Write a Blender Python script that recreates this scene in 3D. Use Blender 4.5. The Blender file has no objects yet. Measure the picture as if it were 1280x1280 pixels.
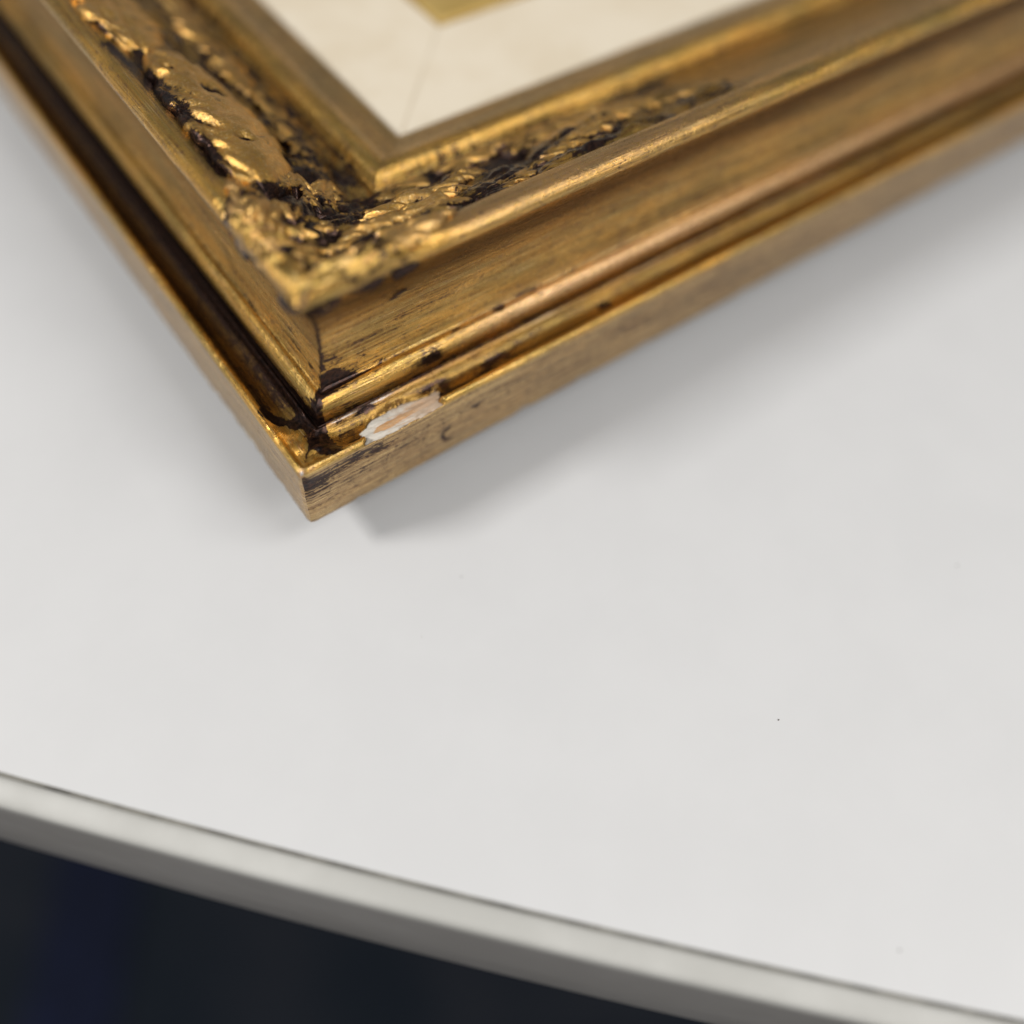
import bpy, math, random
import numpy as np
from mathutils import Matrix, Vector

random.seed(7)
rng = np.random.default_rng(7)
MM = 0.001
GAP = 10.0            # the frame stands this far (mm) off the table on its recessed backing
sc = bpy.context.scene
col = sc.collection

# ------------------------------------------------------------------ camera
cam = bpy.data.cameras.new('camera')
cam.sensor_width = 36.0
cam.lens = 36.0 * 1187.0 / 1280.0
cam.clip_start = 0.005
cam.clip_end = 50.0
cam_o = bpy.data.objects.new('camera', cam)
col.objects.link(cam_o)
right = Vector((0.80518, -0.59019, 0.05797))
up = Vector((0.46981, 0.69448, 0.54495))
fwd = Vector((0.36189, 0.41155, -0.83646))
m = Matrix((right, up, -fwd)).transposed().to_4x4()
m.translation = Vector((-31.45, -89.77, 145.46 + GAP)) * MM
cam_o.matrix_world = m
cam.dof.use_dof = True
cam.dof.focus_distance = 0.1640
cam.dof.aperture_fstop = 3.0
cam.dof.aperture_blades = 0
sc.camera = cam_o

# ------------------------------------------------------------------ light of the room, with added lamps
world = bpy.data.worlds.new('World')
sc.world = world
world.use_nodes = True
bg = world.node_tree.nodes['Background']
bg.inputs['Color'].default_value = (1.0, 0.98, 0.96, 1)
bg.inputs['Strength'].default_value = 0.235


def add_area_lamp(name, direction, dist, size, power, color):
    d = Vector(direction).normalized()
    l = bpy.data.lights.new(name, 'AREA')
    l.shape = 'RECTANGLE'
    l.size, l.size_y = size
    l.energy = power
    l.color = color
    o = bpy.data.objects.new(name, l)
    o.location = d * dist
    o.rotation_euler = (0, 0, 0)          # level like ceiling panels, facing straight down
    col.objects.link(o)
    return o


add_area_lamp('area_lamp', (-1.05, 0.44, 1.0), 2.4, (0.55, 0.55), 50, (1.0, 0.98, 0.955))
add_area_lamp('area_lamp', (0.46, -0.60, 1.0), 2.2, (1.2, 0.6), 15, (1.0, 0.985, 0.965))
add_area_lamp('area_lamp', (0.30, -1.0, 0.66), 3.2, (1.2, 1.2), 44, (1.0, 0.985, 0.965))  # added lamp, out of view, for highlights on the bead
add_area_lamp('area_lamp', (-1.0, -0.75, 0.80), 2.9, (1.2, 0.6), 18, (1.0, 0.985, 0.965))  # another added unseen lamp, for more glints on the gilding

sc.view_settings.view_transform = 'Standard'
sc.view_settings.look = 'None'
sc.view_settings.gamma = 1.0
sc.view_settings.use_curve_mapping = False
sc.view_settings.exposure = 0.0
sc.render.engine = 'CYCLES'
sc.cycles.max_bounces = 8
sc.cycles.use_denoising = True
sc.cycles.caustics_reflective = False


# ------------------------------------------------------------------ helpers
def hash3(ix, iy, iz, seed):
    n = (ix.astype(np.int64) * 374761393 + iy.astype(np.int64) * 668265263
         + iz.astype(np.int64) * 2147483647 + seed * 1274126177) & 0xFFFFFFFF
    n = ((n ^ (n >> 13)) * 1274126177) & 0xFFFFFFFF
    n = ((n ^ (n >> 16)) * 2246822519) & 0xFFFFFFFF
    return ((n ^ (n >> 15)) & 0xFFFFFF) / float(0xFFFFFF)


def vnoise(x, y, z=0.0, seed=0):
    x, y, z = np.broadcast_arrays(np.asarray(x, float), np.asarray(y, float), np.asarray(z, float))
    fx, fy, fz = np.floor(x), np.floor(y), np.floor(z)
    ux, uy, uz = x - fx, y - fy, z - fz
    ux, uy, uz = (u * u * (3 - 2 * u) for u in (ux, uy, uz))
    out = 0
    for dx in (0, 1):
        for dy in (0, 1):
            for dz in (0, 1):
                w = (ux if dx else 1 - ux) * (uy if dy else 1 - uy) * (uz if dz else 1 - uz)
                out = out + w * hash3(fx + dx, fy + dy, fz + dz, seed)
    return out


def fbm(x, y, z=0.0, seed=0, octaves=4):
    s, a, t = 0, 1.0, 0
    for o in range(octaves):
        s = s + a * vnoise(np.asarray(x) * 2 ** o, np.asarray(y) * 2 ** o, np.asarray(z) * 2 ** o, seed + o * 17)
        t += a
        a *= 0.5
    return s / t


def sstep(a, b, x):
    t = np.clip((x - a) / (b - a), 0, 1)
    return t * t * (3 - 2 * t)


def gauss(x, s):
    return np.exp(-(x / s) ** 2)


def grid_faces(nu, nv, close_v=False):
    i = np.arange(nu - 1)[:, None]
    nvv = nv if close_v else nv - 1
    j = np.arange(nvv)[None, :]
    j2 = (j + 1) % nv
    a = i * nv + j
    b = (i + 1) * nv + j
    c = (i + 1) * nv + j2
    d = i * nv + j2
    return np.stack([a, b, c, d], -1).reshape(-1, 4)


def mesh_obj(name, verts, faces, mat, parent=None, uv=None, attrs=None, smooth=True, extra_faces=()):
    """verts in mm, in frame coordinates, linked as one mesh object"""
    me = bpy.data.meshes.new(name)
    fl = [tuple(int(q) for q in f) for f in faces] if not isinstance(faces, np.ndarray) else faces.tolist()
    fl = fl + [tuple(f) for f in extra_faces]
    me.from_pydata((np.asarray(verts) * MM).tolist(), [], fl)
    if uv is not None:
        lay = me.uv_layers.new(name='UVMap')
        idx = np.empty(len(me.loops), dtype=np.int32)
        me.loops.foreach_get('vertex_index', idx)
        lay.data.foreach_set('uv', np.asarray(uv, dtype=np.float32)[idx].ravel())
    for k, v in (attrs or {}).items():
        at = me.attributes.new(k, 'FLOAT', 'POINT')
        at.data.foreach_set('value', np.asarray(v, dtype=np.float32).ravel())
    if smooth:
        me.polygons.foreach_set('use_smooth', np.ones(len(me.polygons), dtype=bool))
    me.materials.append(mat)
    me.update()
    o = bpy.data.objects.new(name, me)
    col.objects.link(o)
    if parent is not None:
        o.parent = parent
    return o


def empty(name, loc=(0, 0, 0), parent=None):
    o = bpy.data.objects.new(name, None)
    o.empty_display_size = 0.01
    o.location = loc
    col.objects.link(o)
    if parent is not None:
        o.parent = parent
    return o


class NT:
    """small helper for building node materials"""

    def __init__(self, name):
        self.mat = bpy.data.materials.new(name)
        self.mat.use_nodes = True
        self.t = self.mat.node_tree
        self.t.nodes.clear()
        self.out = self.n('ShaderNodeOutputMaterial')

    def n(self, kind, **props):
        nd = self.t.nodes.new(kind)
        for k, v in props.items():
            setattr(nd, k, v)
        return nd

    def put(self, sock, val):
        if hasattr(val, 'is_linked') or isinstance(val, bpy.types.NodeSocket):
            self.t.links.new(val, sock)
        else:
            sock.default_value = val

    def math(self, op, a, b=0.0, c=None, clamp=False):
        nd = self.n('ShaderNodeMath', operation=op, use_clamp=clamp)
        self.put(nd.inputs[0], a)
        self.put(nd.inputs[1], b)
        if c is not None:
            self.put(nd.inputs[2], c)
        return nd.outputs[0]

    def mix(self, fac, a, b, blend='MIX'):
        nd = self.n('ShaderNodeMix', data_type='RGBA', blend_type=blend)
        self.put(nd.inputs['Factor'], fac)
        self.put(nd.inputs['A'] if False else nd.inputs[6], a)
        self.put(nd.inputs[7], b)
        return nd.outputs[2]

    def ramp(self, val, lo, hi):
        nd = self.n('ShaderNodeMapRange', interpolation_type='SMOOTHSTEP')
        self.put(nd.inputs[0], val)
        nd.inputs[1].default_value = lo
        nd.inputs[2].default_value = hi
        return nd.outputs[0]

    def noise(self, vec, scale, detail=4.0, rough=0.55, dist=0.0):
        nd = self.n('ShaderNodeTexNoise')
        self.put(nd.inputs['Vector'], vec)
        nd.inputs['Scale'].default_value = scale
        nd.inputs['Detail'].default_value = detail
        nd.inputs['Roughness'].default_value = rough
        nd.inputs['Distortion'].default_value = dist
        return nd.outputs[0]

    def mapping(self, vec, scale):
        nd = self.n('ShaderNodeMapping')
        self.put(nd.inputs[0], vec)
        nd.inputs['Scale'].default_value = scale
        return nd.outputs[0]

    def attr(self, name):
        return self.n('ShaderNodeAttribute', attribute_name=name).outputs['Fac']

    def bump(self, h, strength, dist, normal=None):
        nd = self.n('ShaderNodeBump')
        self.put(nd.inputs['Height'], h)
        nd.inputs['Strength'].default_value = strength
        nd.inputs['Distance'].default_value = dist
        if normal is not None:
            self.put(nd.inputs['Normal'], normal)
        return nd.outputs[0]

    def bsdf(self, **kw):
        nd = self.n('ShaderNodeBsdfPrincipled')
        for k, v in kw.items():
            self.put(nd.inputs[k.replace('_', ' ')], v)
        self.t.links.new(nd.outputs[0], self.out.inputs[0])
        return nd


def C(r, g, b):
    return (r, g, b, 1.0)


# ------------------------------------------------------------------ materials
def gilt_material(name, streaky):
    """worn bronze-gold leaf over a dark glaze; 'wear' steers the glaze, 'tint' the copper cast"""
    k = NT(name)
    if streaky:
        uv0 = k.n('ShaderNodeUVMap', uv_map='UVMap').outputs[0]
        wob = k.n('ShaderNodeTexNoise')
        k.put(wob.inputs['Vector'], k.mapping(uv0, (0.10, 0.22, 1)))
        wob.inputs['Scale'].default_value = 1.0
        wob.inputs['Detail'].default_value = 3
        vm = k.n('ShaderNodeVectorMath', operation='MULTIPLY_ADD')
        k.put(vm.inputs[0], wob.outputs['Color'])
        vm.inputs[1].default_value = (8.0, 0.45, 0)
        k.put(vm.inputs[2], uv0)
        uv = vm.outputs[0]
        fine = k.noise(k.mapping(uv, (0.05, 2.2, 1)), 1.0, 6, 0.64)
        broad = k.noise(k.mapping(uv, (0.05, 0.30, 1)), 1.0, 5, 0.6)
        hair = k.noise(k.mapping(uv, (0.08, 5.0, 1)), 1.0, 4, 0.6)
        grit = k.noise(k.mapping(uv, (1.1, 1.5, 1)), 1.0, 5, 0.62)
        speck = k.noise(k.mapping(uv, (0.40, 0.75, 1)), 1.0, 6, 0.7)
    else:
        ob = k.n('ShaderNodeTexCoord').outputs['Object']
        fine = k.noise(k.mapping(ob, (0.6, 1.3, 1.0)), 520, 6, 0.66, 1.4)
        broad = k.noise(ob, 210, 4, 0.6, 0.8)
        hair = k.noise(ob, 2600, 3, 0.5)
        grit = k.noise(ob, 1300, 5, 0.62)
        speck = k.noise(ob, 360, 6, 0.7, 0.6)
    wear = k.attr('wear')
    tint = k.attr('tint')
    gold = k.mix(k.ramp(broad, 0.38, 0.62), C(0.44, 0.29, 0.065), C(0.84, 0.47, 0.09))
    gold = k.mix(k.math('MULTIPLY', k.ramp(fine, 0.46, 0.66), 0.55), gold, C(0.34, 0.145, 0.03))
    gold = k.mix(k.math('MULTIPLY', k.ramp(speck, 0.52, 0.68), 0.6), gold, C(0.46, 0.25, 0.13))
    gold = k.mix(k.math('MULTIPLY', k.attr('dull_and_reflection'), 0.85), gold, k.mix(k.ramp(fine, 0.38, 0.62), C(0.46, 0.335, 0.18), C(0.26, 0.165, 0.095)))
    if not streaky:
        gold = k.mix(0.45, gold, C(0.90, 0.50, 0.11))
    copper = k.mix(k.ramp(hair, 0.3, 0.7), C(0.66, 0.37, 0.20), C(0.76, 0.50, 0.26))
    gold = k.mix(k.math('MULTIPLY', tint, k.ramp(grit, 0.2, 0.62), clamp=True), gold, copper)
    glint = k.ramp(hair, 0.54, 0.70)
    gold = k.mix(k.math('MULTIPLY', glint, 0.85), gold, C(0.92, 0.68, 0.32))
    gold = k.mix(k.math('MULTIPLY', k.ramp(tint, 1.0, 1.5), k.ramp(grit, 0.30, 0.5)), gold, C(0.86, 0.79, 0.74))
    gold = k.mix(k.math('MULTIPLY', k.attr('amber'), k.ramp(hair, 0.15, 0.5)), gold, C(0.085, 0.042, 0.016))
    # dark glaze: the wear field broken up by noise
    w = k.math('ADD', wear, k.math('MULTIPLY', k.math('SUBTRACT', fine, 0.5), 1.35))
    w = k.math('ADD', w, k.math('MULTIPLY', k.math('SUBTRACT', speck, 0.5), 1.1))
    w = k.math('ADD', w, k.math('MULTIPLY', k.math('SUBTRACT', grit, 0.5), 1.2))
    glaze = k.ramp(w, 0.42, 0.68)
    pits = k.math('MULTIPLY', k.ramp(speck, 0.665, 0.72), 0.8)
    glaze = k.math('MAXIMUM', glaze, pits)
    thin = k.math('MULTIPLY', k.ramp(w, 0.16, 0.5), 0.42)     # thin brown veil round the glaze
    colr = k.mix(thin, gold, C(0.10, 0.052, 0.022))
    colr = k.mix(glaze, colr, k.mix(k.ramp(grit, 0.35, 0.7), C(0.012, 0.008, 0.008), C(0.075, 0.036, 0.024)))
    metal = k.math('SUBTRACT', 0.94, k.math('MULTIPLY', glaze, 0.16))
    rough = k.math('ADD', 0.17 if streaky else 0.24, k.math('MULTIPLY', grit, 0.24))
    rough = k.math('SUBTRACT', rough, k.math('MULTIPLY', glaze, 0.10))
    h = k.math('ADD', k.math('MULTIPLY', fine, 0.6), k.math('MULTIPLY', grit, 0.5))
    h = k.math('ADD', h, k.math('MULTIPLY', hair, 0.25))
    h = k.math('SUBTRACT', h, k.math('MULTIPLY', pits, 0.4))
    nrm = k.bump(h, 0.8, 0.00024)
    k.put(nrm.node.inputs['Strength'], k.math('SUBTRACT', 0.8, k.math('MULTIPLY', glaze, 0.45)))
    b = k.bsdf(Base_Color=colr, Metallic=metal, Roughness=rough, Normal=nrm)
    k.put(b.inputs['Specular IOR Level'], k.math('SUBTRACT', 0.5, k.math('MULTIPLY', glaze, 0.12)))
    b.inputs['Coat Weight'].default_value = 0.06
    b.inputs['Coat Roughness'].default_value = 0.25
    return k.mat


MAT_GILT = gilt_material('gilt_moulding', True)
MAT_LEAF = gilt_material('gilt_carving', False)


def mat_simple(name, c1, c2, scale, rough, bump=0.0, bdist=0.0001, detail=5, spec=0.5):
    k = NT(name)
    ob = k.n('ShaderNodeTexCoord').outputs['Object']
    n1 = k.noise(ob, scale, detail, 0.6)
    n2 = k.noise(ob, scale * 14, 3, 0.6)
    colr = k.mix(k.ramp(n1, 0.35, 0.65), C(*c1), C(*c2))
    kw = dict(Base_Color=colr, Roughness=k.math('ADD', rough - 0.04, k.math('MULTIPLY', n1, 0.08)))
    if bump:
        kw['Normal'] = k.bump(k.math('ADD', n1, k.math('MULTIPLY', n2, 0.5)), bump, bdist)
    b = k.bsdf(**kw)
    b.inputs['Specular IOR Level'].default_value = spec
    return k.mat


MAT_TABLE = mat_simple('white_laminate', (0.728, 0.729, 0.730), (0.744, 0.745, 0.746), 40, 0.38, 0.2, 0.00006)
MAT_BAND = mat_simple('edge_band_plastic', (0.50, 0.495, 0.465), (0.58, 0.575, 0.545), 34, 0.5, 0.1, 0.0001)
MAT_EDGE_SHADE = mat_simple('shaded_edge_grey', (0.25, 0.24, 0.23), (0.285, 0.275, 0.265), 26, 0.55, 0.1, 0.0001)  # shade on the table's vertical edge, put in as a darker grey
MAT_SEAM = mat_simple('dirty_seam', (0.13, 0.125, 0.11), (0.24, 0.23, 0.20), 160, 0.8)
MAT_SPECK = mat_simple('dust', (0.10, 0.09, 0.08), (0.22, 0.20, 0.17), 900, 0.9)
MAT_FLOOR = mat_simple('charcoal_carpet', (0.007, 0.010, 0.015), (0.013, 0.015, 0.020), 9, 0.95, 0.4, 0.002, spec=0.1)
MAT_NAVY = mat_simple('navy_blue', (0.006, 0.008, 0.018), (0.008, 0.011, 0.030), 14, 0.95, 0.4, 0.002, spec=0.1)
MAT_LINER = mat_simple('cream_liner', (0.77, 0.67, 0.51), (0.82, 0.73, 0.58), 60, 0.75, 0.35, 0.00012, spec=0.3)
MAT_JOINT = mat_simple('liner_joint', (0.68, 0.58, 0.43), (0.74, 0.645, 0.49), 300, 0.8)
MAT_BACK = mat_simple('brown_backing', (0.20, 0.13, 0.075), (0.27, 0.18, 0.11), 40, 0.8, 0.3, 0.0003)
MAT_GESSO = None


def mat_gesso():
    k = NT('chipped_gesso')
    ob = k.n('ShaderNodeTexCoord').outputs['Object']
    n1 = k.noise(ob, 700, 5, 0.65)
    n2 = k.noise(k.mapping(ob, (110, 800, 800)), 1.0, 5, 0.65)
    core = k.math('ADD', k.attr('core'), k.math('MULTIPLY', k.math('SUBTRACT', n2, 0.5), 3.4))
    wood = k.mix(k.ramp(n2, 0.35, 0.66), C(0.56, 0.22, 0.045), C(0.66, 0.40, 0.20))
    colr = k.mix(k.ramp(core, 0.30, 0.70), C(0.75, 0.69, 0.60), wood)
    colr = k.mix(k.math('MULTIPLY', k.ramp(k.math('ADD', k.attr('along'), k.math('MULTIPLY', k.math('SUBTRACT', n1, 0.5), 1.2)), 0.30, 0.85), 0.85), colr, C(0.58, 0.42, 0.29))
    colr = k.mix(k.math('MULTIPLY', k.ramp(n1, 0.56, 0.72), 0.5), colr, C(0.42, 0.30, 0.19))
    colr = k.mix(k.math('MULTIPLY', k.attr('edge'), k.ramp(n1, 0.35, 0.6), clamp=True), colr, C(0.30, 0.19, 0.09))
    k.bsdf(Base_Color=colr, Roughness=0.75, Normal=k.bump(k.math('ADD', n1, n2), 0.6, 0.0002))
    return k.mat


MAT_GESSO = mat_gesso()


def mat_picture():
    k = NT('oil_paint')
    ob = k.n('ShaderNodeTexCoord').outputs['Object']
    n1 = k.noise(ob, 35, 5, 0.6, 1.2)
    n2 = k.noise(ob, 90, 4, 0.6, 0.8)
    colr = k.mix(k.ramp(n1, 0.4, 0.6), C(0.20, 0.22, 0.20), C(0.33, 0.32, 0.25))
    colr = k.mix(k.ramp(n2, 0.5, 0.7), colr, C(0.14, 0.16, 0.19))
    k.bsdf(Base_Color=colr, Roughness=0.4, Normal=k.bump(n2, 0.5, 0.0004))
    return k.mat


MAT_PICTURE = mat_picture()

# ------------------------------------------------------------------ floor and table
floor = mesh_obj('floor', [(-3000, -3000, -740), (3000, -3000, -740), (3000, 3000, -740), (-3000, 3000, -740)],
                 [(0, 1, 2, 3)], MAT_FLOOR, smooth=False)
floor['kind'] = 'structure'

# table edge: a very gently bowed line through these plan points (mm)
E0, E1 = np.array([-62.1, -7.2]), np.array([45.8, -129.2])
edir = (E1 - E0) / np.linalg.norm(E1 - E0)
enor = np.array([edir[1], -edir[0]])
if enor @ np.array([1, 1]) > 0:
    enor = -enor                         # outward, towards the photographer
elen = np.linalg.norm(E1 - E0)


def edge_point(s, off):
    """s in mm along the edge from E0; off outward"""
    q = (s - elen / 2) / (elen / 2)
    bow = 1.35 * (1 - q * q) / (1 + 0.02 * q * q)
    return E0 + edir * s + enor * (bow + off)


ss = np.linspace(-420, elen + 420, 181)
table = empty('table', (0, 0, 0))
table['label'] = 'white laminate table top with rounded pale edging along its near side'
table['category'] = 'table'
# table top: edge strip, then the sheet behind it
rowsT = []
inner = [0.0, -1.0, -4.0, -30.0, -120.0, -400.0, -900.0]
for off in inner:
    rowsT.append([(*edge_point(s, off), 0.0) for s in ss])
rowsT.append([(*edge_point(s, -900.0), -26.0) for s in ss])
rowsT.insert(0, [(*edge_point(s, 0.0), -0.9) for s in ss])
V = np.array(rowsT).reshape(-1, 3)
mesh_obj('table_top', V, grid_faces(len(rowsT), len(ss)), MAT_TABLE, table, smooth=False)
# seam: dark dirty joint between sheet and band, slightly uneven
seam = []
for off, z in ((-0.02, -0.35), (0.55, -0.45)):
    seam.append([(*edge_point(s, off + (0.0 if off < 0 else 0.9 * (fbm(s * 0.22, 3.1, seed=5, octaves=5) - 0.42))),
                  z + 0.25 * (vnoise(s * 0.9, off * 7, seed=9) - 0.5)) for s in ss])
mesh_obj('seam', np.array(seam).reshape(-1, 3), grid_faces(2, len(ss)), MAT_SEAM, table)
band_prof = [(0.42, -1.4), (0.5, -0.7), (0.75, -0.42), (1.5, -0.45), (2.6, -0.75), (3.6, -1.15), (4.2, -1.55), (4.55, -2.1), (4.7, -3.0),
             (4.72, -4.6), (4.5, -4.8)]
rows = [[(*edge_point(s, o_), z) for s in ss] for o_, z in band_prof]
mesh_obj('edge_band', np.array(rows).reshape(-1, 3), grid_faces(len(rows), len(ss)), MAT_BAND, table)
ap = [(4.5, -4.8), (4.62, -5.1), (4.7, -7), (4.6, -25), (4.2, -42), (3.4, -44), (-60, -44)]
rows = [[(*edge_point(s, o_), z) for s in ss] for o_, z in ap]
mesh_obj('lower_edge', np.array(rows).reshape(-1, 3), grid_faces(len(rows), len(ss)), MAT_EDGE_SHADE, table)


def speck(x, y, r, seed, z=0.01):
    rr = random.Random(seed)
    vs, fs = [], []
    n = 7
    for j, (zz, q) in enumerate(((0.0, 1.0), (r * 0.5, 0.7))):
        for i in range(n):
            a = 2 * math.pi * i / n
            d = r * q * (0.6 + 0.7 * rr.random())
            vs.append((x + d * math.cos(a), y + 0.7 * d * math.sin(a), zz + z))
    for i in range(n):
        fs.append((i, (i + 1) % n, n + (i + 1) % n, n + i))
    fs.append(tuple(range(n, 2 * n)))
    return mesh_obj('speck', vs, fs, MAT_SPECK, table)


# ------------------------------------------------------------------ unprojection helper for placing small marks
def on_plane(px, py, z):
    """plan point (mm) seen at photo pixel px,py on the level z (mm above the table)"""
    d = right * ((px - 640) / 1187.0) - up * ((py - 640) / 1187.0) + fwd
    o = cam_o.matrix_world.translation / MM
    t = (z - o.z) / d.z
    return o.x + d.x * t, o.y + d.y * t


for i, (px, py, r) in enumerate(((973, 900, 0.20), (577, 721, 0.16), (1196, 707, 0.2), (527, 796, 0.10), (1124, 1188, 0.22), (1010, 640, 0.08))):
    speck(*on_plane(px, py, 0), r, i)

for i, (px, py, r, z) in enumerate(((616, 1126, 0.26, -0.25), (648, 1131, 0.32, -0.25), (696, 1142, 0.24, -0.25), (747, 1160, 0.34, -0.3), (553, 1145, 0.16, -1.7),
                                    (551, 1150, 0.13, -2.0), (760, 1178, 0.15, -0.7), (30, 996, 0.14, -0.9), (250, 1036, 0.16, -0.3), (905, 1196, 0.2, -0.3))):
    speck(*on_plane(px, py, z), r, 20 + i, z)

nx, ny = on_plane(105, 1190, -740)  # navy strip standing in for an unidentified blurred blue thing
stripe = mesh_obj('navy_strip', [(nx - 42 * right.x - 900 * up.x, ny - 42 * right.y - 900 * up.y, -736),
                                    (nx + 42 * right.x - 900 * up.x, ny + 42 * right.y - 900 * up.y, -736),
                                    (nx + 30 * right.x + 900 * up.x, ny + 30 * right.y + 900 * up.y, -736),
                                    (nx - 30 * right.x + 900 * up.x, ny - 30 * right.y + 900 * up.y, -736)],
                  [(0, 1, 2, 3)], MAT_NAVY, floor, smooth=False)

# ------------------------------------------------------------------ the frame
FX, FY = 430.0, 360.0
frame = empty('picture_frame', (0, 0, GAP * MM))
frame['label'] = 'ornate antique gold picture frame with chipped corner and cream liner, lying on the table'
frame['category'] = 'picture frame'

P_CTRL = [(0, 0), (0, 0.01), (0, 4), (0, 9), (0, 13.0), (0.04, 13.9), (0.25, 14.5), (0.7, 14.85), (1.2, 14.85), (1.7, 14.4),
          (2.6, 13.3), (3.8, 12.5), (5.2, 12.4), (6.4, 13.0), (7.05, 14.1), (7.3, 14.45), (7.5, 14.3), (7.7, 13.75), (7.95, 13.6),
          (8.2, 13.9), (8.25, 15.1), (8.0, 15.8), (7.9, 16.6), (8.2, 17.7), (8.9, 18.7), (9.7, 19.15), (10.3, 19.0),
          (10.55, 19.05), (10.95, 19.8), (11.6, 22.3), (12.3, 26), (12.4, 30), (11.9, 33.4), (10.8, 36.4), (9.4, 38.8),
          (8.3, 40.2), (7.75, 41.2), (7.8, 42.3), (8.8, 43.3), (10.6, 43.6), (12.6, 43.0), (14.0, 41.9), (14.5, 41.2), (14.7, 40.5),
          (16, 39.8), (20, 37.4), (26, 34.1), (32, 31.0), (37, 28.8), (39.6, 27.7), (40.5, 27.5), (40.9, 28.2), (41.8, 29.7), (43.6, 30.4),
          (45.5, 30.0), (46.7, 28.7), (47.4, 27.9), (50, 27.0), (53, 26.2), (54.6, 25.8), (54.9, 25.4), (54.9, 20), (49, 20), (49, 0)]


def smooth_profile(ctrl, step):
    p = np.array(ctrl, float)
    keep = 4
    q = [p[0]]
    for i in range(1, len(p) - 1):        # corner cutting that keeps close points nearly sharp
        a, b, c_ = p[i - 1], p[i], p[i + 1]
        q += [b + (a - b) * 0.25, b * 0.75 + (a + c_) * 0.125, b + (c_ - b) * 0.25]
    q.append(p[-1])
    q = np.array(q)
    d = np.r_[0, np.cumsum(np.linalg.norm(np.diff(q, axis=0), axis=1))]
    n = int(d[-1] / step)
    s = np.linspace(0, d[-1], n)
    return np.c_[np.interp(s, d, q[:, 0]), np.interp(s, d, q[:, 1])], s


def arc_of(prof, s, w, z):
    return s[np.argmin((prof[:, 0] - w) ** 2 + (prof[:, 1] - z) ** 2)]


PROF, PS = smooth_profile(P_CTRL, 0.33)
A_RIM = arc_of(PROF, PS, 0.6, 14.95)
A_COVE = arc_of(PROF, PS, 5.0, 12.4)
A_ARRIS = arc_of(PROF, PS, 7.3, 14.45)
A_GROOVE = arc_of(PROF, PS, 8.1, 13.75)
A_BEAD = arc_of(PROF, PS, 8.7, 18.5)
A_STEP = arc_of(PROF, PS, 10.4, 19.0)
A_SCOT = arc_of(PROF, PS, 12.4, 30)
A_LIP = arc_of(PROF, PS, 7.75, 41.2)
A_CREST = arc_of(PROF, PS, 10.6, 43.6)
A_FIL = arc_of(PROF, PS, 14.6, 40.8)
A_VAL = arc_of(PROF, PS, 40.3, 27.5)
A_SIGHT = arc_of(PROF, PS, 43.6, 30.4)
A_END = arc_of(PROF, PS, 54.9, 25.4)

_top = (PROF[:, 0] > 10.6) & (PS > A_CREST) & (PS < A_END)
TOPW, TOPZ = PROF[_top, 0], PROF[_top, 1]


def surf_z(w):
    z = np.interp(w, TOPW, TOPZ)
    return np.where(w < 9.0, 43.0 - (9.0 - w) * 0.9, z)


CHIP = dict(t0=12.6, t1=31.0)            # filled in below on the right-hand rail


def chip_mask(t, s):
    """signed: >0 inside the chip of the right-hand rail (t along, s = arc length)"""
    tc, half = 21.6, 8.6
    q = (t - tc) / half
    lo = A_RIM - 1.1 + 0.8 * (fbm(t * 0.5, 0.3, seed=3) - 0.5)
    hi = A_RIM + 6.3 - 1.5 * sstep(0.1, 1.0, q) + 2.8 * (fbm(t * 0.36, 1.7, seed=8, octaves=5) - 0.5) - 2.6 * sstep(-0.45, -1.0, q)
    ends = (1.0 - np.abs(q + 0.10 * (s - A_RIM - 2.5) / 3.5 * -1.0) + 0.42 * (fbm(s * 0.42, 4.2 + 0.0 * t, seed=6, octaves=5) - 0.5)) * half
    return np.minimum(np.minimum(s - lo, hi - s), ends)


def chip_plane(s, drop):
    """where the broken face lies: a flat facet that takes off the rim and cuts into the cove"""
    a = np.clip((s - (A_RIM - 1.2)) / 7.6, 0, 1)
    return 0.02 + a * 5.75 + drop * 0.3, 13.65 - a * 1.75 + 0.15 * np.sin(np.pi * a) - drop


def seg_dist(x, y, pts):
    best = None
    for (ax, ay), (bx, by) in zip(pts[:-1], pts[1:]):
        vx, vy = bx - ax, by - ay
        u = np.clip(((x - ax) * vx + (y - ay) * vy) / (vx * vx + vy * vy), 0, 1)
        d = np.hypot(x - ax - u * vx, y - ay - u * vy)
        best = d if best is None else np.minimum(best, d)
    return best


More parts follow.
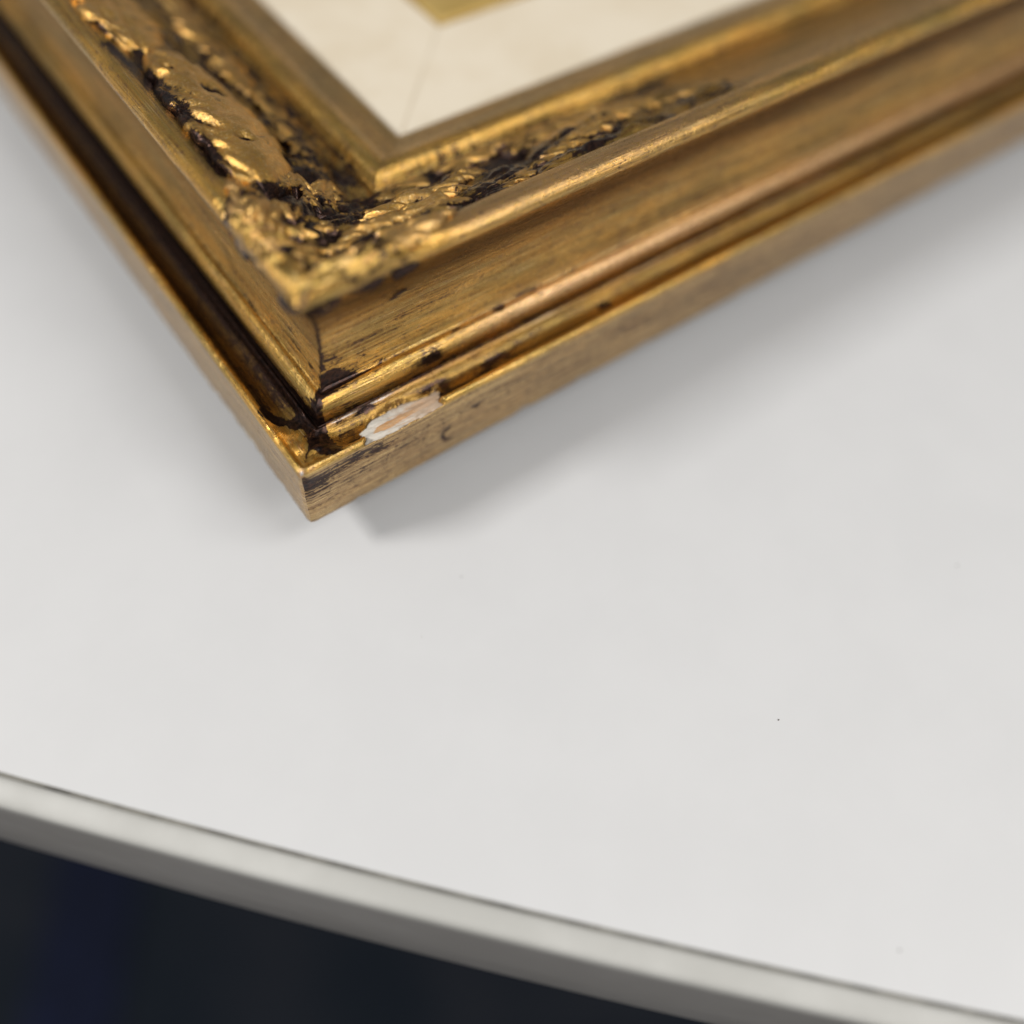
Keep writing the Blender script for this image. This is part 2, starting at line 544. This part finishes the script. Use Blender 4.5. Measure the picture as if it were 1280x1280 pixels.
def hollow_wear(x, y):
    """dark glaze pooled in the hollows of the ornament, in plan coordinates"""
    w = 0.55 * gauss(np.hypot(x - 30, y - 33), 8.0) + 0.9 * gauss(np.hypot((x - 63) * 0.8, y - 29), 4.5)
    w = w + 0.5 * gauss(np.hypot((x - 70) * 0.6, y - 25), 5.0)
    w = w + 0.75 * gauss(seg_dist(x, y, [(13.0, 42), (15.0, 55), (13.6, 72), (11.5, 84)]), 2.0)
    w = w + 0.7 * gauss(seg_dist(x, y, [(36, 14.6), (48, 16.4), (60, 19.5)]), 1.7)
    w = w + 0.5 * gauss(seg_dist(x, y, [(36, 46), (36, 70)]), 3.0)
    for px, py, r in ((19, 35, 2.2), (24, 31, 1.6), (17, 27, 1.3), (21, 16.5, 1.3), (25.5, 15.2, 1.1), (17.5, 14.5, 1.2), (13.6, 12.6, 1.0), (19, 11.8, 0.9), (11.6, 18.0, 1.0), (24, 12.2, 0.9), (30, 13.6, 1.0), (15.5, 22, 1.1), (28, 25.5, 1.3), (34, 23, 1.1), (28, 18.5, 1.1), (33, 18, 1.3),
                      (22, 22.5, 1.3), (40, 24.5, 1.8), (47, 30, 2.0), (52, 35, 2.2), (36, 31, 1.6), (13.5, 33, 1.2), (24.0, 66.5, 1.5), (20.5, 48, 1.0)):
        w = w + 1.7 * gauss(np.hypot((x - px) * 0.75, y - py), r)
    return w


def t_samples(fine, total, detail):
    if not detail:
        return np.linspace(0, 1, 40)
    a = np.arange(0, 62, fine)
    step, x, b = fine, 62.0, []
    while x < 190:
        b.append(x)
        step *= 1.012
        x += step
    c_ = np.linspace(190, total, 30)
    return np.r_[a, b, c_] / total


def rail(side, detail=True):
    """side: 'right' along +x at y=0, 'left' along +y at x=0, and their opposites"""
    length = FX if side in ('right', 'far') else FY
    prof, s = (PROF, PS) if detail else smooth_profile(P_CTRL, 1.2)
    q = t_samples(0.33, length, detail)
    W, Z = prof[:, 0][None, :], prof[:, 1][None, :]
    T = W + q[:, None] * (length - 2 * W)
    S = np.broadcast_to(s[None, :], T.shape)
    W = np.broadcast_to(W, T.shape).copy()
    Z = np.broadcast_to(Z, T.shape).copy()
    sd = {'right': 11, 'left': 23, 'far': 37, 'back': 41}[side]
    # normals of the profile for relief
    dw, dz = np.gradient(prof[:, 0]), np.gradient(prof[:, 1])
    ln = np.hypot(dw, dz) + 1e-9
    nw, nz = (-dz / ln)[None, :], (dw / ln)[None, :]
    disp = 0.10 * (fbm(T * 0.05, S * 0.9, seed=sd) - 0.5)               # drawn strokes along the length
    disp = disp + 0.12 * (fbm(T * 0.16, S * 0.25, seed=sd + 1) - 0.5)    # hand-worked unevenness
    disp = disp + 0.05 * (fbm(T * 1.2, S * 1.6, seed=sd + 2) - 0.5)
    orn_len = 118.0 if side == 'right' else 150.0
    zone = sstep(A_FIL - 0.5, A_FIL + 2, S) * sstep(A_VAL + 0.5, A_VAL - 2, S) * sstep(orn_len, orn_len - 14, T)
    if side in ('right', 'left'):
        disp = disp + zone * 3.8 * (fbm(T * 0.16, S * 0.24, seed=sd + 3) - 0.38)
    # wear field -----------------------------------------------------------
    wear = 0.17 + 0.34 * (fbm(T * 0.035, S * 0.5, seed=sd + 4) - 0.5)
    tint = 0.10 + 0.0 * S
    dull_and_reflection = sstep(A_RIM - 0.6, A_RIM - 1.6, S) * 0.9 + 0.35 * gauss(S - (A_SCOT - 1), 9.0) + 0.5 * gauss(S - (A_SIGHT + 8), 4.0)  # middle term greys the scotia: a wall reflection put into the colour
    near = side in ('right', 'left')
    cove_z = sstep(A_RIM + 1.0, A_RIM + 2.2, S) * sstep(A_GROOVE + 1.6, A_GROOVE + 0.4, S)
    amber = cove_z * (0.92 * sstep(10, 16, T) if side in ('left', 'back') else 0.45) + 0.85 * gauss(S - (A_LIP - 7.0), 5.2) \
        + 0.35 * sstep(A_FIL, A_FIL + 2, S) * sstep(A_VAL + 1, A_VAL - 3, S)
    groove = gauss(S - A_GROOVE, 1.3 if side in ('left', 'back') else 0.9)
    wear = wear + 0.75 * groove * (1.0 if side == 'left' else 0.7)
    wear = wear - 0.45 * gauss(S - A_RIM, 0.8) - 0.25 * gauss(S - A_BEAD, 2.2) * (1 if side == 'left' else 0.7)
    wear = wear + 0.30 * gauss(S - A_STEP, 0.6)
    wear = wear + 0.20 * gauss(S - (A_LIP - 5.0), 4.2) + 0.20 * gauss(S - A_FIL, 0.8)
    wear = wear + 0.35 * gauss(S - A_VAL, 1.0)
    if side in ('left', 'back'):
        cove = sstep(A_RIM + 0.9, A_RIM + 2.0, S) * sstep(A_GROOVE + 1.8, A_GROOVE + 0.6, S)
        wear = wear + 0.27 * cove * sstep(9, 15, T) + 0.45 * cove * sstep(A_COVE - 0.3, A_ARRIS - 0.8, S)
        gold_patch = gauss(S - (A_RIM + 1.6), 2.4) * gauss(T - 8.5, 6.0)
        wear = wear - 0.5 * gold_patch
    if side in ('right', 'far'):
        tint = tint + 0.95 * gauss(S - A_BEAD, 2.8) * sstep(30, 55, T) + 0.7 * gauss(S - (A_CREST - 0.5), 2.6) * sstep(30, 42, T) * sstep(120, 75, T)
        tint = tint + 0.2 * gauss(S - 6, 7) * (T > 0)
        wear = wear + 0.17 * gauss(S - 7, 6.5) + 0.10 * gauss(S - (A_STEP + 4), 4.0)
        wear = wear + 0.12 * gauss(S - (A_COVE + 0.2), 2.0)
    if near:
        # dirt in the mitre joint and the glossy black blot in the corner of the cove
        dm = T - W
        wear = wear + 0.55 * gauss(dm, 0.55) * sstep(A_RIM + 1, A_RIM + 2, S) * sstep(A_LIP, A_LIP - 4, S) * (0.6 + 0.9 * vnoise(S * 0.8, 2.2, seed=4))
        wear = wear + 0.9 * gauss(dm, 1.1 + 1.2 * vnoise(S * 0.9, 6.6, seed=14)) * gauss(S - (A_BEAD - 1.5), 4.0) * 0.7
        BX, BY = (T, W) if side == 'right' else (W, T)
        low = sstep(A_RIM - 0.5, A_RIM + 0.3, S) * sstep(A_GROOVE + 4.0, A_GROOVE + 2.0, S)
        bd = np.minimum(seg_dist(BX, BY, [(7.9, 15), (7.4, 8.6), (6.3, 5.4), (6.4, 3.2), (8.6, -1.0)]) / 1.6,
                        seg_dist(BX, BY, [(1.4, 15.2), (3.6, 12.4), (6.8, 9.0)]) / 1.0)
        bd = bd + 2.6 * (fbm(BX * 0.5, BY * 0.5, seed=19, octaves=5) - 0.5)
        corner = sstep(1.15, 0.7, np.maximum(BX / 11.0, BY / 16.0)) * low
        wear = wear - 0.42 * corner * sstep(0.9, 1.5, bd)
        wear = wear + 0.95 * sstep(1.5, 0.55, bd) * low
        amber = amber * (1 - 0.9 * corner)
        wear = wear + 0.55 * sstep(0.52, 0.66, fbm(T * 0.35, S * 0.5, seed=sd + 15)) * gauss(T - W, 9.0) * sstep(A_RIM - 1.0, A_RIM + 0.5, S) * sstep(A_LIP - 12, A_STEP, S)
        if side == 'left':
            wear = wear + 0.9 * gauss(T - 15, 3.0) * gauss(S - (A_RIM + 1.8), 0.7)
        # greenish-dark tip under the crest
        wear = wear + 0.7 * gauss(dm, 3.2) * gauss(S - (A_LIP - 1.0), 2.0)
        wear = wear + zone * (0.22 + 1.8 * (fbm(T * 0.2, S * 0.26, seed=sd + 6) - 0.45))
    if side == 'right':
        # knocks along the edges and the white-grey scuff of the fillet
        for t_, a_, r_, k_ in ((32.0, A_BEAD - 1.6, 1.0, 1.0), (30.4, A_BEAD + 0.4, 0.6, 0.6), (42.6, A_RIM + 5.2, 0.8, 0.9), (40.5, A_RIM + 3.3, 1.0, 0.8),
                               (37.5, A_RIM + 2.4, 1.1, 0.9), (34.5, A_RIM + 2.0, 1.0, 0.9), (31.0, A_RIM + 2.2, 1.1, 1.2), (45.0, A_RIM + 5.5, 0.6, 0.6),
                               (17.2, A_ARRIS - 0.6, 0.8, 1.0), (11.5, A_RIM + 2.0, 1.3, 0.7), (70, A_RIM + 5.0, 0.7, 1.0), (28.2, 44.4, 0.7, 0.7),
                               (27.0, 43.6, 0.5, 0.6), (57, A_BEAD + 0.5, 0.5, 0.6), (13, A_STEP + 0.8, 2.0, 0.8), (36, A_RIM - 6.0, 0.5, 0.6), (3.5, A_RIM - 4, 1.8, 0.5),
                               (10, A_RIM - 2.6, 1.5, 0.45), (15, A_RIM - 3, 1.2, 0.4), (48, A_STEP - 0.5, 0.6, 0.7), (20, A_STEP + 3, 0.5, 0.5)):
            g = gauss(np.hypot((T - t_) * 0.5, S - a_), r_)
            wear = wear + k_ * g
            disp = disp - 0.22 * g * k_
        wear = wear + 0.38 * sstep(0.55, 0.70, fbm(T * 0.13, S * 0.75, seed=93)) * sstep(A_RIM + 0.6, A_RIM + 1.6, S) * sstep(A_STEP + 2, A_STEP, S) * sstep(75, 45, T)
        # curved dent on the outer side
        rr = np.hypot((T - 30.6) * 0.8, S - 5.0)
        ring = gauss(rr - 1.7, 0.26) * sstep(31.2, 29.6, T) * sstep(0.25, 0.5, fbm(T * 1.2, S * 1.2, seed=91))
        wear = wear + 0.8 * ring
        disp = disp - 0.25 * ring
        tint = tint + 0.6 * gauss(S - A_ARRIS, 0.5) + 1.4 * gauss(S - A_ARRIS, 0.6) * sstep(9, 11, T) * sstep(27, 20, T)
        tint = tint + 0.8 * gauss(S - A_ARRIS, 0.45) * sstep(0.45, 0.6, fbm(T * 0.12, 7.7, seed=55))
        wear = wear - 0.5 * gauss(S - A_ARRIS, 0.5)
        cm = chip_mask(T, S)
        wear = wear - 0.25 * gauss(cm + 0.4, 0.5)
    if near:
        # brush marks dragged from the sight bead into the hollow, pale bump on the outermost corner
        brush = gauss(S - (A_VAL + 1.6), 2.2) * sstep(orn_len, orn_len - 20, T)
        wear = wear + 1.5 * brush * (fbm(T * 0.9, S * 0.10, seed=sd + 12, octaves=3) - 0.47) * sstep(0.3, 0.65, fbm(T * 0.13, 2.2, seed=sd + 13))
        tint = tint + 1.5 * gauss(T - W, 0.7) * gauss(S - (A_RIM - 0.6), 0.8)
        wear = wear + 0.5 * gauss(T - W, 2.5) * gauss(S - (A_RIM - 3), 3.0) * (side == 'right')
    # nibbled bottom edge and corner
    disp = disp - 0.35 * gauss(S, 1.0) * sstep(0.55, 0.8, fbm(T * 0.25, 0.7, seed=sd + 8))
    disp = disp - 0.18 * gauss(S - A_RIM, 0.7) * sstep(0.5, 0.75, fbm(T * 0.3, 5.7, seed=sd + 9))
    fade = 1.0 if not near else sstep(-0.01, 0.6, T - W)                # the mitre stays closed
    disp = disp * fade
    W2 = W + nw * disp
    Z2 = Z + nz * disp
    if near:
        # the cove is clogged with gesso towards the corner, lumpy under the gilding
        kf = sstep(1.0, 0.5, np.maximum(BX / 11.0, BY / 16.0)) * sstep(A_RIM + 0.2, A_RIM + 1.2, S) * sstep(A_ARRIS + 0.5, A_ARRIS - 0.3, S)
        Z2 = Z2 + kf * (np.clip(14.6 - Z2, 0, 3) * 0.95 + 1.1 * (fbm(BX * 0.55, BY * 0.5, seed=29) - 0.5))
        # relief shared by both rails across the mitre (plan coordinates), so the joint stays closed
        PX, PY = (T, W) if side == 'right' else (W, T)
        amt = sstep(A_LIP - 1.2, A_LIP + 1.5, S) * sstep(A_VAL - 1.0, A_VAL - 5, S)
        reach = sstep(40, 26, np.maximum(PX, PY))
        wx = PX + 5 * (fbm(PX * 0.12, PY * 0.12, seed=61) - 0.5)
        wy = PY + 6 * (fbm(PX * 0.12, PY * 0.12, seed=62) - 0.5)
        rid = 1 - np.abs(2 * fbm(wx * 0.07, wy * 0.30, seed=63, octaves=3) - 1) * 2.2
        rel = 1.9 * rid - 1.6 * gauss(np.hypot(PX - 8, PY - 8), 3.2) + 2.0 * (fbm(PX * 0.24, PY * 0.45, seed=64) - 0.5)
        Z2 = Z2 + amt * reach * rel
        hol = hollow_wear(PX, PY) * sstep(A_CREST - 1, A_CREST + 1.5, S) * sstep(A_VAL + 1, A_VAL - 2, S)
        Z2 = Z2 - 0.9 * np.clip(hol, 0, 1)
        wear = wear + hol * (0.5 + fbm(PX * 0.5, PY * 0.5, seed=66)) + 0.6 * amt * gauss(np.hypot(PX - 8.5, PY - 8.5), 2.8)
        wear = wear + amt * reach * (0.32 - 0.55 * np.clip(rid, -0.5, 1) + 1.9 * (fbm(PX * 0.3, PY * 0.34, seed=65) - 0.45))
    if side == 'right':
        cw, cz = chip_plane(S, 0.45)
        k_ = sstep(-0.12, 0.28, cm)
        W2 = W2 * (1 - k_) + cw * k_
        Z2 = Z2 * (1 - k_) + cz * k_
    if near:
        blunt = 0.32 * gauss(T - W, 0.75) * sstep(1.6, 0.2, W) * (0.7 + 0.6 * vnoise(S * 0.5, 1.1, seed=77))
        W2 = W2 + blunt
        T = T + blunt
    if side == 'right':
        V = np.stack([T, W2, Z2], -1)
    elif side == 'left':
        V = np.stack([W2, T, Z2], -1)
    elif side == 'far':
        V = np.stack([T, FY - W2, Z2], -1)
    else:
        V = np.stack([FX - W2, T, Z2], -1)
    nu, nv = T.shape
    F = grid_faces(nu, nv, close_v=True)
    if side in ('left', 'far'):
        pass
    else:
        F = F[:, ::-1].copy()
    uv = np.stack([T.ravel() + sd * 31.7, S.ravel() + sd * 13.1], -1)
    return mesh_obj('frame_rail', V.reshape(-1, 3), F, MAT_GILT, frame, uv=uv,
                    attrs={'wear': np.clip(wear, -0.5, 1.6), 'tint': np.clip(tint, 0, 2), 'dull_and_reflection': np.clip(dull_and_reflection, 0, 1), 'amber': np.clip(amber, 0, 1)})


rail_right = rail('right')
rail_left = rail('left')
rail('far', False)
rail('back', False)

# --- the chip: bare gesso lying in the dent of the right-hand rail
tt = np.linspace(10.4, 31.2, 130)
sa = np.linspace(A_RIM - 1.9, A_RIM + 8.0, 84)
TT, SA = np.meshgrid(tt, sa, indexing='ij')
cmk = chip_mask(TT, SA)
pw2, pz2 = chip_plane(SA, 0.0)
pz2 = pz2 + 0.55 * (fbm(TT * 0.4, SA * 0.7, seed=71) - 0.5) + 0.12 * (fbm(TT * 2.0, SA * 2.2, seed=72) - 0.5)
pz2 = pz2 - 0.5 * sstep(0.14, -0.04, cmk)
keepv = cmk > -0.03
vid = -np.ones(TT.shape, int)
vid[keepv] = np.arange(keepv.sum())
fcs = []
for i in range(TT.shape[0] - 1):
    for j in range(TT.shape[1] - 1):
        ids = (vid[i, j], vid[i + 1, j], vid[i + 1, j + 1], vid[i, j + 1])
        if min(ids) >= 0:
            fcs.append(ids[::-1])
core = gauss(SA - (A_RIM + 2.2 + 0.05 * (TT - 20)), 1.9 + 0.12 * (TT - 20)) * sstep(14.5, 18.0, TT) * 0.82
edge_dirt = sstep(0.5, 0.05, cmk) * fbm(TT * 0.7, SA * 0.7, seed=73) * 1.6
chip = mesh_obj('chipped_gesso', np.stack([TT, pw2, pz2], -1)[keepv], fcs, MAT_GESSO, rail_right, attrs={'core': core[keepv], 'edge': edge_dirt[keepv], 'along': ((TT - 13) / 17)[keepv]})
chip['label'] = 'bare white and orange chip where the gilding broke off'

# ------------------------------------------------------------------ carved leaves in the corner
ornament = empty('corner_ornament', (0, 0, 0), frame)
PITS = [(t_, w_, r_) for t_, w_, r_ in ()]
PIT_XY = []


def catmull(pts, n):
    p = np.array(pts, float)
    p = np.vstack([2 * p[0] - p[1], p, 2 * p[-1] - p[-2]])
    u = np.linspace(0, len(p) - 3, n)
    i = np.clip(u.astype(int), 0, len(p) - 4)
    f = (u - i)[:, None]
    a, b, c_, d = p[i], p[i + 1], p[i + 2], p[i + 3]
    return 0.5 * (2 * b + (c_ - a) * f + (2 * a - 5 * b + 4 * c_ - d) * f ** 2 + (3 * b - a - 3 * c_ + d) * f ** 3)


def leaf(points, width, height, lobes=5, seed=0, wear0=0.1, tint0=0.1, lift=0.0, curl=0.35, vein=0.22, pits=(), rough=1.0, name='leaf'):
    """carved acanthus lobe: points = plan spine (x, y) in mm"""
    na, nb = 74, 31
    height, width = height * 0.74, width * 1.16
    sp = catmull(points, na)
    a = np.linspace(0, 1, na)[:, None]
    s = np.linspace(-1, 1, nb)[None, :]
    tan = np.gradient(sp, axis=0)
    tan /= np.linalg.norm(tan, axis=1)[:, None] + 1e-9
    nor = np.stack([-tan[:, 1], tan[:, 0]], -1)
    env = (np.sin(np.pi * np.clip(a * 0.90 + 0.10, 0, 1)) ** 0.55)
    saw = (a * lobes + 0.15 * np.sign(s) + 0.08 * seed) % 1.0
    lobe_edge = 1.0 - 0.20 * rough * sstep(0.55, 1.0, saw) + 0.10 * (fbm(a * lobes, np.sign(s) * 3.3, seed=seed + 3, octaves=2) - 0.5)
    hw = width * env * lobe_edge
    # sweep the lobes forward along the spine
    off = 0.55 * width * np.abs(s) ** 1.6 * (0.6 + 0.4 * a)
    X = sp[:, 0][:, None] + nor[:, 0][:, None] * s * hw + tan[:, 0][:, None] * off
    Y = sp[:, 1][:, None] + nor[:, 1][:, None] * s * hw + tan[:, 1][:, None] * off
    body = np.clip(1 - np.abs(s) ** 2.4, 0, 1) ** 0.6
    henv = (0.35 + 0.65 * np.sin(np.pi * np.clip(a, 0, 1) ** 0.8) ** 0.8) + curl * gauss(a - 0.82, 0.12)
    henv = henv * sstep(1.0, 0.93, a) * sstep(0.0, 0.06, a)
    ph = (a * lobes - 0.75 * np.abs(s) + 0.08 * seed) % 1.0
    cut = gauss(np.minimum(ph, 1 - ph), 0.13) * sstep(0.10, 0.5, np.abs(s))
    flute = 0.5 + 0.5 * np.cos(2 * np.pi * (a * lobes * 2.6 - 1.8 * np.abs(s)))
    H = height * henv * body * (1 - vein * gauss(s, 0.11) - 0.34 * rough * cut - 0.09 * flute * sstep(0.1, 0.4, np.abs(s)))
    lump = fbm(X * 0.35, Y * 0.35, seed=seed + 9) - 0.5
    H = H + 0.34 * rough * height * lump * body + 0.16 * (fbm(X * 1.3, Y * 1.3, seed=seed + 2) - 0.5) * body
    wear = wear0 - 0.04 + 0.52 * cut + 0.22 * gauss(s, 0.09) + 0.55 * sstep(0.62, 1.0, np.abs(s)) - 0.34 * sstep(0.35, 0.9, henv * body) \
        + 1.9 * (fbm(X * 0.24, Y * 0.30, seed=31, octaves=5) - 0.46)
    for (dx, dy, r) in pits:
        g = gauss(np.hypot(X - dx, Y - dy), r)
        H = H - 1.7 * r * g
        wear = wear + 1.3 * g
    hol = hollow_wear(X, Y)
    H = H - 1.1 * np.clip(hol, 0, 1.2) * body
    wear = wear + 0.9 * hol
    wmin = np.minimum(X, Y)
    Zb = surf_z(np.clip(wmin, 5.5, 52))
    Z = Zb + lift * np.sin(np.pi * np.clip(a, 0, 1)) * body + H - 1.1 * (1 - body) - 0.25
    tint = tint0 + 0.35 * (fbm(X * 0.2, Y * 0.2, seed=seed + 77)) + 0 * a
    V = np.stack([X, Y, Z], -1).reshape(-1, 3)
    # underside skirt so that the leaf is a solid
    Vb = np.stack([X, Y, np.minimum(Z - 0.8, Zb - 1.6)], -1).reshape(-1, 3)
    n = na * nb
    F = grid_faces(na, nb)[:, ::-1]
    Fb = grid_faces(na, nb) + n
    side = []
    for i in range(na - 1):
        side += [(i * nb, (i + 1) * nb, (i + 1) * nb + n, i * nb + n), (i * nb + nb - 1, i * nb + nb - 1 + n, (i + 1) * nb + nb - 1 + n, (i + 1) * nb + nb - 1)]
    for j in range(nb - 1):
        side += [(j, j + n, j + 1 + n, j + 1), ((na - 1) * nb + j, (na - 1) * nb + j + 1, (na - 1) * nb + j + 1 + n, (na - 1) * nb + j + n)]
    F = np.vstack([F, Fb, np.array(side)])
    w2 = np.r_[wear.ravel(), np.full(n, 0.8)]
    t2 = np.r_[np.broadcast_to(tint, X.shape).ravel(), np.zeros(n)]
    return mesh_obj(name, np.vstack([V, Vb]), F, MAT_LEAF, ornament,
                    attrs={'wear': np.clip(w2, -0.5, 1.6), 'tint': np.clip(t2, 0, 1), 'amber': np.r_[np.clip(1.1 * fbm(X * 0.13, Y * 0.13, seed=88) - 0.5, 0, 1).ravel(), np.zeros(n)]})


def RL(pts):
    return [(t, w) for t, w in pts]


def LL(pts):
    return [(w, t) for t, w in pts]


# right-hand rail: (along, across)
leaf(RL([(8.6, 13.5), (20, 11.8), (31, 12.2), (42, 15)]), 3.6, 2.6, 5, 1, 0.16, 0.25, pits=((16, 13.4, 0.9), (24, 13.0, 0.8)))
leaf(RL([(9.0, 20), (21, 17.5), (34, 16.6), (47, 19)]), 4.4, 3.8, 5, 2, 0.12, 0.1, pits=((18, 17.6, 1.0), (24.5, 16, 0.9), (31, 17.6, 0.8)))
leaf(RL([(11, 27), (23, 23.6), (37, 22), (51, 23.6)]), 4.6, 4.6, 5, 3, 0.16, 0.1, pits=((20, 25, 1.1), (29, 22.4, 0.9)))
leaf(RL([(24, 31), (36, 29.4), (47, 28.6), (58, 29.6)]), 4.4, 4.4, 5, 4, 0.24, 0.1, pits=((31, 30.5, 1.3),))
leaf(RL([(32, 37), (46, 36.2), (60, 36.6), (74, 37.4)]), 3.4, 3.0, 6, 8, 0.34, 0.1, pits=((42, 36, 1.2),))
leaf(RL([(46, 17.5), (54, 18.5), (62, 20), (70, 22)]), 2.6, 2.4, 4, 9, 0.30, 0.1)
leaf(RL([(63, 22.5), (71, 25), (79, 26.5), (86, 29)]), 6.6, 5.0, 3, 5, 0.40, 0.05, rough=0.6)
leaf(RL([(64, 33), (74, 34.5), (84, 34.6), (93, 33)]), 4.6, 3.8, 4, 6, 0.34, 0.1, rough=0.7)
leaf(RL([(79, 28), (85, 29), (91, 29.4), (98, 28.5)]), 6.0, 4.4, 2, 7, -0.02, 0.05, curl=0.2, rough=0.6)
leaf(RL([(94, 27), (101, 26.6), (107, 25.2), (112.5, 22.5)]), 3.4, 2.4, 4, 10, 0.26, 0.1, curl=0.1)
leaf(RL([(90, 33.5), (97, 33), (104, 31.5), (110, 28.5)]), 2.6, 1.8, 5, 17, 0.34, 0.1)
# left-hand rail
leaf(LL([(16, 10.6), (24, 11), (32, 12.2), (40, 14.8)]), 3.2, 2.6, 4, 11, 0.14, 0.3)
leaf(LL([(34, 18), (50, 20.5), (66, 21.5), (86, 21.5)]), 7.8, 8.4, 4, 12, -0.02, 0.05, curl=0.20, vein=0.04, rough=0.45, pits=((22.6, 65.5, 1.3), (18.5, 73.0, 1.0), (24, 78, 0.9)))
leaf(LL([(82, 17.5), (92, 18.5), (104, 20), (118, 20.5)]), 7.0, 5.4, 4, 13, 0.02, 0.05, rough=0.6)
leaf(LL([(42, 32), (54, 34), (66, 35.2), (78, 35.5)]), 3.8, 3.0, 5, 14, 0.42, 0.1)
leaf(LL([(74, 33), (84, 34.4), (94, 34), (103, 31)]), 3.8, 2.6, 3, 15, 0.24, 0.1, curl=0.3)
leaf(LL([(96, 33.5), (108, 35), (122, 35), (136, 33)]), 3.8, 2.4, 3, 16, 0.26, 0.1)
leaf(LL([(112, 21), (124, 22), (138, 22), (150, 20)]), 6.0, 5.0, 5, 18, 0.05, 0.1)
# across the mitre
leaf([(22, 22), (18, 18), (14.5, 14.5), (11, 11)], 5.6, 1.6, 3, 21, 0.10, 0.2, curl=0.25, vein=0.05, pits=((13.6, 11.0, 0.9), (11.0, 13.4, 0.8)))
leaf([(36, 36), (31, 33), (26, 30), (20, 27)], 4.6, 3.6, 4, 22, 0.42, 0.1, pits=((28, 33, 1.8), (24, 30, 1.3)))
leaf([(19, 42), (17.5, 35), (15, 29), (11.5, 23.5)], 4.6, 4.6, 4, 24, 0.06, 0.2, pits=((18.6, 35, 1.6), (14.5, 27, 1.0)))
leaf([(27, 45), (24.5, 39), (22, 34), (18.5, 30)], 4.2, 4.4, 4, 27, 0.22, 0.1, pits=((23, 37, 1.3),))
leaf([(33, 44), (30.5, 40), (28.5, 37), (26, 34.5)], 3.4, 3.2, 4, 28, 0.35, 0.1)


# ------------------------------------------------------------------ liner, slip and picture
def band(name, prof, mat, parent, side_list=('right', 'left', 'far', 'back'), attrs=None):
    out = []
    for side in side_list:
        length = FX if side in ('right', 'far') else FY
        q = np.linspace(0, 1, 60)
        p = np.array(prof, float)
        W = np.broadcast_to(p[:, 0][None, :], (60, len(p)))
        Z = np.broadcast_to(p[:, 1][None, :], (60, len(p)))
        T = W + q[:, None] * (length - 2 * W)
        S = np.broadcast_to(np.r_[0, np.cumsum(np.linalg.norm(np.diff(p, axis=0), axis=1))][None, :], T.shape)
        V = {'right': np.stack([T, W, Z], -1), 'left': np.stack([W, T, Z], -1),
             'far': np.stack([T, FY - W, Z], -1), 'back': np.stack([FX - W, T, Z], -1)}[side]
        F = grid_faces(60, len(p), close_v=True)
        if side in ('right', 'back'):
            F = F[:, ::-1].copy()
        uv = np.stack([T.ravel(), S.ravel()], -1)
        at = {k: np.full(T.size, v) for k, v in (attrs or {}).items()}
        o = mesh_obj(name, V.reshape(-1, 3), F, mat, parent, uv=uv, attrs=at, smooth=False)
        out.append(o)
    return out


liner = empty('cream_liner', (0, 0, 0), frame)
liner_strips = band('liner_strip', [(55.2, 18.0), (55.2, 24.2), (56, 24.6), (84.2, 24.9), (84.9, 24.4), (84.9, 18.0)], MAT_LINER, liner)
# the open mitre joints of the liner, a hair proud dirt line in the gap
def joint(x0, y0, x1, y1):
    d = np.array([x1 - x0, y1 - y0])
    d = d / np.linalg.norm(d)
    n = np.array([-d[1], d[0]])
    vs = []
    for i, a in enumerate(np.linspace(0, 1, 16)):
        p = np.array([x0, y0]) + a * np.array([x1 - x0, y1 - y0])
        hw = 0.16 + 0.22 * vnoise(a * 7, 1.3, seed=5)
        z = 24.62 + a * 0.27 + 0.03
        vs += [(*(p + n * hw), z), (*(p - n * hw), z)]
    return mesh_obj('mitre_joint', vs, [(2 * i, 2 * i + 1, 2 * i + 3, 2 * i + 2) for i in range(15)], MAT_JOINT, liner)


joint(57, 57, 84, 84)
MAT_SLIP = mat_simple('slip_gold_paint', (0.56, 0.37, 0.10), (0.66, 0.46, 0.15), 120, 0.38, 0.3, 0.0001)
MAT_SLIP.node_tree.nodes['Principled BSDF'].inputs['Metallic'].default_value = 0.35
slip = empty('inner_slip', (0, 0, 0), frame)
band('slip_strip', [(85.1, 17.0), (85.1, 25.0), (85.9, 25.6), (94.0, 25.3), (96.3, 22.5), (96.6, 17.0)], MAT_SLIP, slip)
mesh_obj('picture', [(86, 86, 19), (FX - 86, 86, 19), (FX - 86, FY - 86, 19), (86, FY - 86, 19),
                     (86, 86, 17.2), (FX - 86, 86, 17.2), (FX - 86, FY - 86, 17.2), (86, FY - 86, 17.2)],
         [(0, 1, 2, 3), (7, 6, 5, 4), (0, 4, 5, 1), (1, 5, 6, 2), (2, 6, 7, 3), (3, 7, 4, 0)], MAT_PICTURE, frame, smooth=False)
bx0, bz0, bz1 = 51.0, -GAP, 17.0
mesh_obj('backing_board', [(bx0, bx0, bz0), (FX - bx0, bx0, bz0), (FX - bx0, FY - bx0, bz0), (bx0, FY - bx0, bz0),
                           (bx0, bx0, bz1), (FX - bx0, bx0, bz1), (FX - bx0, FY - bx0, bz1), (bx0, FY - bx0, bz1)],
         [(3, 2, 1, 0), (4, 5, 6, 7), (0, 1, 5, 4), (1, 2, 6, 5), (2, 3, 7, 6), (3, 0, 4, 7)], MAT_BACK, frame, smooth=False)
